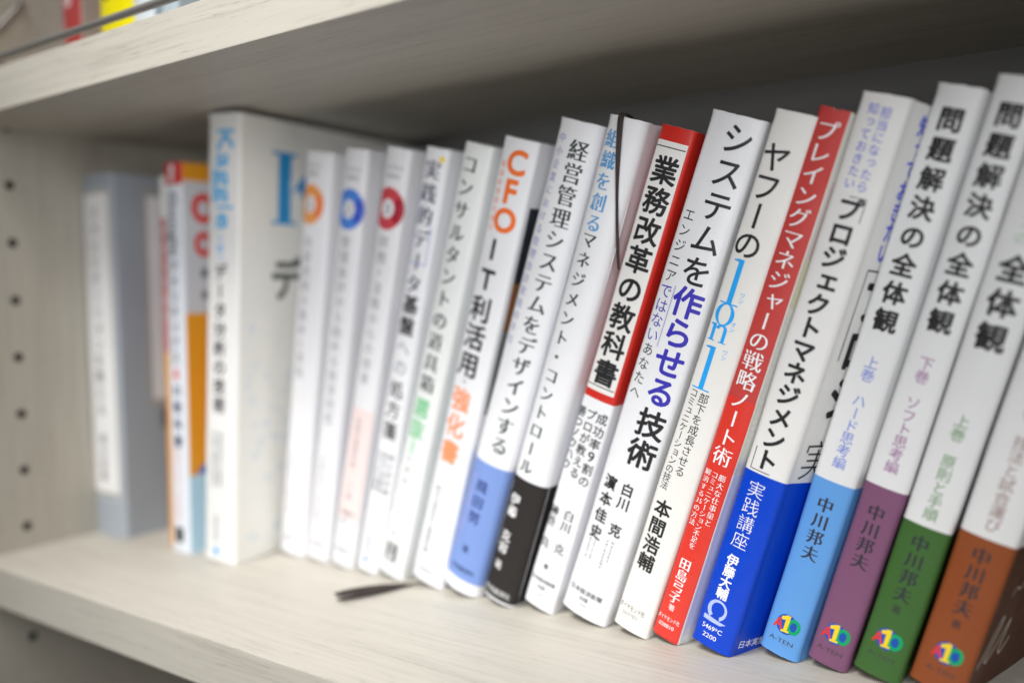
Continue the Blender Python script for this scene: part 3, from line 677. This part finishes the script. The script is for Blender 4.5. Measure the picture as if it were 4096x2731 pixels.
stroke(k, [(cs + 11, 37), (cs + 14, 40), (cs + 17, 38.5), (cs + 20, 42)], .3)
b.print_("cover_script", k, ink("script_white", (.55, .50, .44, 1)))

# ------------------------------------------------------------ ribbons
def strip(name, pts, widths, wdirs, mat, th=.35, parent=None):
    V_ = []; F_ = []
    for p, w, d in zip(pts, widths, wdirs):
        p = Vector(p); d = Vector(d).normalized() * w / 2
        V_ += [tuple(p - d), tuple(p), tuple(p + d)]
    for i in range(len(pts) - 1):
        for j in (0, 1): F_.append((i * 3 + j, i * 3 + j + 1, (i + 1) * 3 + j + 1, (i + 1) * 3 + j))
    o = link(name, mesh_mm(name, V_, F_), [mat], parent, smooth=True)
    md = o.modifiers.new("t", 'SOLIDIFY'); md.thickness = th * U; md.offset = 0
    sb = o.modifiers.new("s", 'SUBSURF'); sb.levels = 2; sb.render_levels = 2
    return o
pts = [(352, 108, 204), (351.2, 102, 208.2), (350.6, 97, 209.9), (350.2, 94.0, 209.2), (350, 93.4, 206), (349.4, 93.4, 200), (348.7, 93.6, 193), (348, 94, 186), (347.4, 94.6, 178), (346.8, 95.4, 168), (346.4, 96.4, 158), (345.8, 98, 148)]
wd = [(1, .1, -.3)] * 4 + [(1, .1, 0), (1, .3, 0), (1, .6, 0), (.8, 1, 0), (.5, 1, 0), (.7, .9, 0), (.9, .6, 0), (1, .2, 0)]
tag(strip("bookmark_ribbon", pts, [2.8, 2.8, 2.8, 2.9, 2.7, 2.4, 2.1, 1.8, 1.4, 1.4, 1.5, 1.4], wd, thread), "dark brown ribbon hanging over the top of the black-banded hardcover", "bookmark ribbon")
rb = tag(empty("bookmark_ribbon"), "frayed dark brown ribbon end lying on the shelf under the blue-banded book", "bookmark ribbon")
stem = [(262, 112, 1.2), (254, 104.5, 1.4), (248, 101.5, 2.0), (242, 99.5, 2.8), (237, 97.5, 2.6), (233, 96, 1.6), (230.5, 94.5, 1.0)]
strip("ribbon_band", stem, [.8, .7, .7, .8, 1.1, 1.8, 2.4], [(0, .6, 1), (0, .6, 1), (.2, 1, .4), (.3, 1, .2), (.4, -1, 0)][:1] * 2 + [(-.3, 1, .5)] * 3 + [(-.5, 1, .2)] * 2, thread, .3, rb)
for i in range(12):
    q = (i - 5.5) / 5.5
    e = Vector((215.6 + rnd.uniform(-.6, .9) + q * 4.2, 62.5 + rnd.uniform(-1.0, .8) - q * 2.0, .6 + rnd.uniform(0, 1.8)))
    a = Vector((232.0, 95.2, 1.2)); m1 = Vector((226.5 + q * 2.2 + rnd.uniform(-.4, .4), 87 - q * 1.1, .9 + rnd.random() * 2.0)); m2 = Vector((221 + q * 5.6 + rnd.uniform(-1.4, 1.4), 75 - q * 2.8, .7 + rnd.random() * 2.4))
    P_ = []
    for t in [v / 9 for v in range(10)]:
        P_.append(tuple(a * (1 - t) ** 3 + m1 * 3 * t * (1 - t) ** 2 + m2 * 3 * t * t * (1 - t) + e * t ** 3))
    tube("ribbon_strand", P_, [.44] * 9 + [.34], thread, rb, 6)

# ------------------------------------------------------------ books on the upper board
ZU = H + T
def plain(name, label, x0, x1, y, h, mat, text, inkm, depth=140, cover=None, w='bold', size=8):
    t = x1 - x0
    b = Book(name, label, (x0 + x1) / 2, y, 0, 0, t, h, depth, mat, .06, 1.2, [(t / 2 - .2, 300, -1, 400, cover)] if cover else (), zbase=ZU)
    return b
pk = paper("dusty_pink_cover", (.44, .36, .34, 1)); wine = paper("wine_red_print", (.40, .05, .05, 1)); yel = paper("lemon_yellow_print", (.82, .72, .0, 1)); pw = paper("pale_blue_white", (.66, .72, .78, 1)); slate = paper("pale_slate_print", (.45, .53, .58, 1))
b = plain("upper_shelf_book", "pinkish grey book on the upper shelf, against the side panel", .6, 15, 62, 190, pk, None, None)
b = plain("upper_shelf_book", "wine red book with white characters on the upper shelf", 23.5, 43, 50, 188, wine, None, None, cover=pk)
k = Ink(); k.vert("組織のつなぎ方", -1.5, 94, 34 + 14, 7.6, 'heavy'); b.print_("title_lettering", k, WHITE)
k = Ink(); k.rect(-9.6, -6.8, 20, 120); b.print_("spine_stripe", k, ink("dusty_ink", (.40, .30, .29, 1)))
b = plain("upper_shelf_book", "lemon yellow book with black characters on the upper shelf", 62, 92, 50, 190, yel, None, None, cover=yel)
k = Ink(); k.vert("働き方の教科書", -7.5, 98, 44, 8, 'heavy'); b.print_("title_lettering", k, BLACK)
b = plain("upper_shelf_book", "white book with small characters beside the yellow book on the upper shelf", 94.5, 112, 49, 186, pw, None, None, cover=slate)
k = Ink(); k.vert("伝える技術入門編集", -4.5, 80, 30, 4, 'reg'); b.print_("title_lettering", k, GREY)
b = plain("upper_shelf_book", "pale blue book behind the guard rail on the upper shelf, farthest right there", 116, 130, 50, 188, slate, None, None, cover=slate)
k = Ink(); k.vert("経営の原則", 0, 88, 44, 7, 'bold'); b.print_("title_lettering", k, SOFTBLUE)
